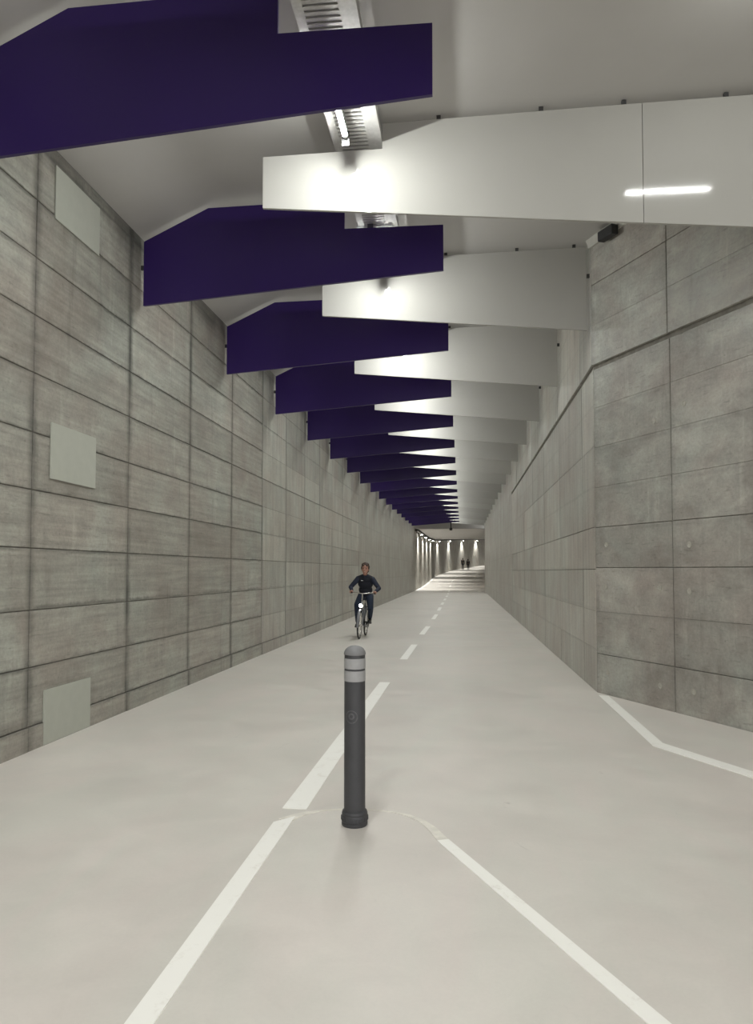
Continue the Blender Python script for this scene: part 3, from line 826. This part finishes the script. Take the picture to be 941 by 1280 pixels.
for i in range(46):        # tousled locks over the crown and sides
    a = random.uniform(0, 2 * math.pi); el = random.uniform(.15, 1.45)
    d = Vector((math.cos(a) * math.cos(el), math.sin(a) * math.cos(el), math.sin(el)))
    if d.y > .55 and d.z < .62: continue
    c = Vector((0, head.y - .028 * HK, head.z + .036 * HK)) + Vector((d.x * .095, d.y * .100, d.z * .100))
    ball(bm, c, random.uniform(.022, .032))
for sx in (-1, 1):
    ball(bm, (sx * .085, head.y + .006 * HK, head.z + .030 * HK), (.018, .036, .044))
    ball(bm, (sx * .045, head.y + .060 * HK, head.z + .080 * HK), (.034, .026, .022))
fuse('hair', bm, .009, M['hair'], rider, 3)
# sweater
bm = bmesh.new()
ball(bm, (0, -.255, 1.00), (.165, .125, .09))
ball(bm, (0, -.215, 1.13), (.172, .132, .15))
ball(bm, (0, -.15, 1.29), (.192, .132, .16))
ball(bm, (0, -.10, 1.38), (.172, .105, .085))
limb(bm, [(0, -.065, 1.42, .075), (0, -.05, 1.475, .064)])
for nm, sx in (('r', -1), ('l', 1)):
    limb(bm, [(sx * .045, -.075, 1.455, .062), V4(J['sho' + nm], .066)])
fuse('sweater', bm, .011, M['navy'], rider, 14)
for nm, sx in (('r', -1), ('l', 1)):
    bm = bmesh.new(); m_ = J['elb' + nm]
    wv = J['hand' + nm] + Vector((0, -.05, .012)); mid = m_.lerp(wv, .55)
    limb(bm, [V4(J['sho' + nm], .068), V4(J['sho' + nm].lerp(m_, .5), .060), V4(m_, .052), V4(mid, .045), V4(m_.lerp(wv, .9), .037)])
    fuse('sleeve', bm, .010, M['navy_sleeve'], rider, 4)
bm = bmesh.new(); limb(bm, [(-.055, .008 - .028, 1.475, .014), (0, .012, 1.435, .014), (.055, -.02, 1.475, .014)]); link('collar', from_bm('collar', bm, True), M['navy_sleeve'], rider)
V = []
for x, z in ((.045, 1.345), (.095, 1.345), (.095, 1.370), (.045, 1.370)): V.append((x, -.018 + (1.36 - z) * .2 - (abs(x) - .04) * .25, z))
me = mesh('chest_logo', [(v[0], v[1] + d, v[2]) for d in (0, .006) for v in V], [(3, 2, 1, 0), (4, 5, 6, 7), (0, 1, 5, 4), (1, 2, 6, 5), (2, 3, 7, 6), (3, 0, 4, 7)])
lg = link('chest_logo', me, M['logo'], rider); lg['label'] = 'small white print on the chest'
lg.location = (0, .008, 0)
# jeans
bm = bmesh.new()
ball(bm, (0, hip_y - .01, hip_z - .005), (.165, .14, .11))
for nm, sx in (('r', -1), ('l', 1)):
    h_, k_, a_ = J['hip' + nm], J['knee' + nm], J['ank' + nm]
    limb(bm, [V4(h_, .100), V4(h_.lerp(k_, .5), .086), V4(k_, .068), V4(k_.lerp(a_, .4), .064), V4(k_.lerp(a_, .93), .052)])
fuse('jeans', bm, .011, M['jeans'], rider, 4)
for nm, sx, ped in (('r', -1, pr), ('l', 1, pl)):
    a_ = J['ank' + nm]; b_ = ped.z + .045
    bm = bmesh.new(); limb(bm, [(a_.x, a_.y, a_.z - .01, .043), (a_.x, a_.y - .02, b_ + .015, .040), (a_.x, a_.y + .08, b_ + .006, .041), (a_.x, a_.y + .17, b_ - .002, .036)])
    sh = fuse('shoe', bm, .009, M['shoe'], rider, 3)
    bm = bmesh.new(); box_bm(bm, (a_.x, a_.y + .07, b_ - .028), (.078, .29, .016), .006); link('sole', from_bm('sole', bm), M['black'], sh)

# ------------------------------------------------------------------ two walkers far down the tunnel
M['blackcloth'] = plain('black_cloth', (.012, .012, .014), .8, var=.2)
M['bandcloth'] = plain('pale_band', (.55, .55, .54), .6)
def walker(x, y, hgt, stride, label):
    e = empty('person', (x, y, zf(y)), (0, 0, 0)); tag(e, label, 'person', 'two walkers far down the tunnel')
    k = hgt / 1.78; z = lambda v: v * k
    bm = bmesh.new(); hd = Vector((0, .01, z(1.66)))
    face_head(bm, hd, k * 1.05)
    limb(bm, [(0, 0, z(1.45), .055), (0, 0, z(1.57), .052)]); limb(bm, [(0, 0, z(.98), .12), (0, 0, z(1.2), .12), (0, 0, z(1.38), .12)])
    for sx in (-1, 1):
        f = stride * sx
        hip = Vector((sx * .09, 0, z(.93))); an = Vector((sx * .10, f * .20, z(.09) + (.03 if f < 0 else 0))); kn = ik(hip, an, z(.43), z(.43), (0, 1, 0))
        sho = Vector((sx * .185, 0, z(1.43))); hn = Vector((sx * .27, -f * .12 + .04, z(.80))); el = ik(sho, hn, z(.32), z(.32), (sx * .2, -1, 0))
        limb(bm, [V4(sho, .05), V4(el, .04), V4(hn, .03)])
        for i in range(4):
            b = hn + Vector((-.004 * sx, .024 - i * .016, -.04)); limb(bm, [V4(hn + Vector((0, .024 - i * .016, -.01)), .012), V4(b + Vector((0, .004, -.02)), .011), V4(b + Vector((-.012 * sx, .004, -.055)), .009)])
        limb(bm, [V4(hn, .014), V4(hn + Vector((-.01 * sx, .04, -.03)), .012), V4(hn + Vector((-.012 * sx, .045, -.06)), .010)])
        limb(bm, [V4(hip, .08), V4(kn, .052), V4(an, .036)]); limb(bm, [(an.x, an.y - .03, an.z - .05, .035), (an.x, an.y + .13, an.z - .058, .03)])
        J2[sx] = (hip, kn, an, sho, el, hn)
    body = fuse('body', bm, .012, M['skin'], e, 3)
    bm = bmesh.new(); ball(bm, (0, -.012, z(1.70)), (.088, .10, .092)); ball(bm, (0, -.04, z(1.65)), (.078, .065, .09)); fuse('hair', bm, .012, M['blackcloth'], e, 3)
    bm = bmesh.new()
    ball(bm, (0, 0, z(1.0)), (.17, .13, .12)); ball(bm, (0, 0, z(1.18)), (.17, .13, .16)); ball(bm, (0, 0, z(1.34)), (.20, .135, .14)); limb(bm, [(0, 0, z(1.42), .08), (0, 0, z(1.50), .068)])
    for sx in (-1, 1):
        h_, k_, a_, s_, e_, n_ = J2[sx]
        limb(bm, [(sx * .08, 0, z(1.41), .075), V4(s_, .072), V4(e_, .056), V4(e_.lerp(n_, .9), .044)])
    jk = fuse('jacket', bm, .013, M['blackcloth'], e, 3)
    bm = bmesh.new(); n = 24
    tube_bm(bm, [(.212 * math.cos(a), .148 * math.sin(a), z(1.36)) for a in [i * 2 * math.pi / n for i in range(n)]], .024, 8, True)
    link('pale_band', from_bm('pale_band', bm, True), M['bandcloth'], jk)
    bm = bmesh.new(); ball(bm, (0, 0, z(.95)), (.17, .13, .11))
    for sx in (-1, 1):
        h_, k_, a_ = J2[sx][:3]; limb(bm, [V4(h_, .095), V4(k_, .068), V4(k_.lerp(a_, .95), .055)])
    fuse('trousers', bm, .013, M['blackcloth'], e, 3)
    for sx in (-1, 1):
        a_ = J2[sx][2]; bm = bmesh.new(); limb(bm, [(a_.x, a_.y - .03, a_.z - .045, .042), (a_.x, a_.y + .14, a_.z - .052, .036)]); fuse('shoe', bm, .012, M['shoe'], e, 2)
J2 = {}
walker(.12, 122.9, 1.86, .55, 'taller walker in black with a pale shoulder band, far tunnel, left of two')
walker(.95, 122.9, 1.70, -.5, 'shorter walker in black with a pale shoulder band, far tunnel, right of two')
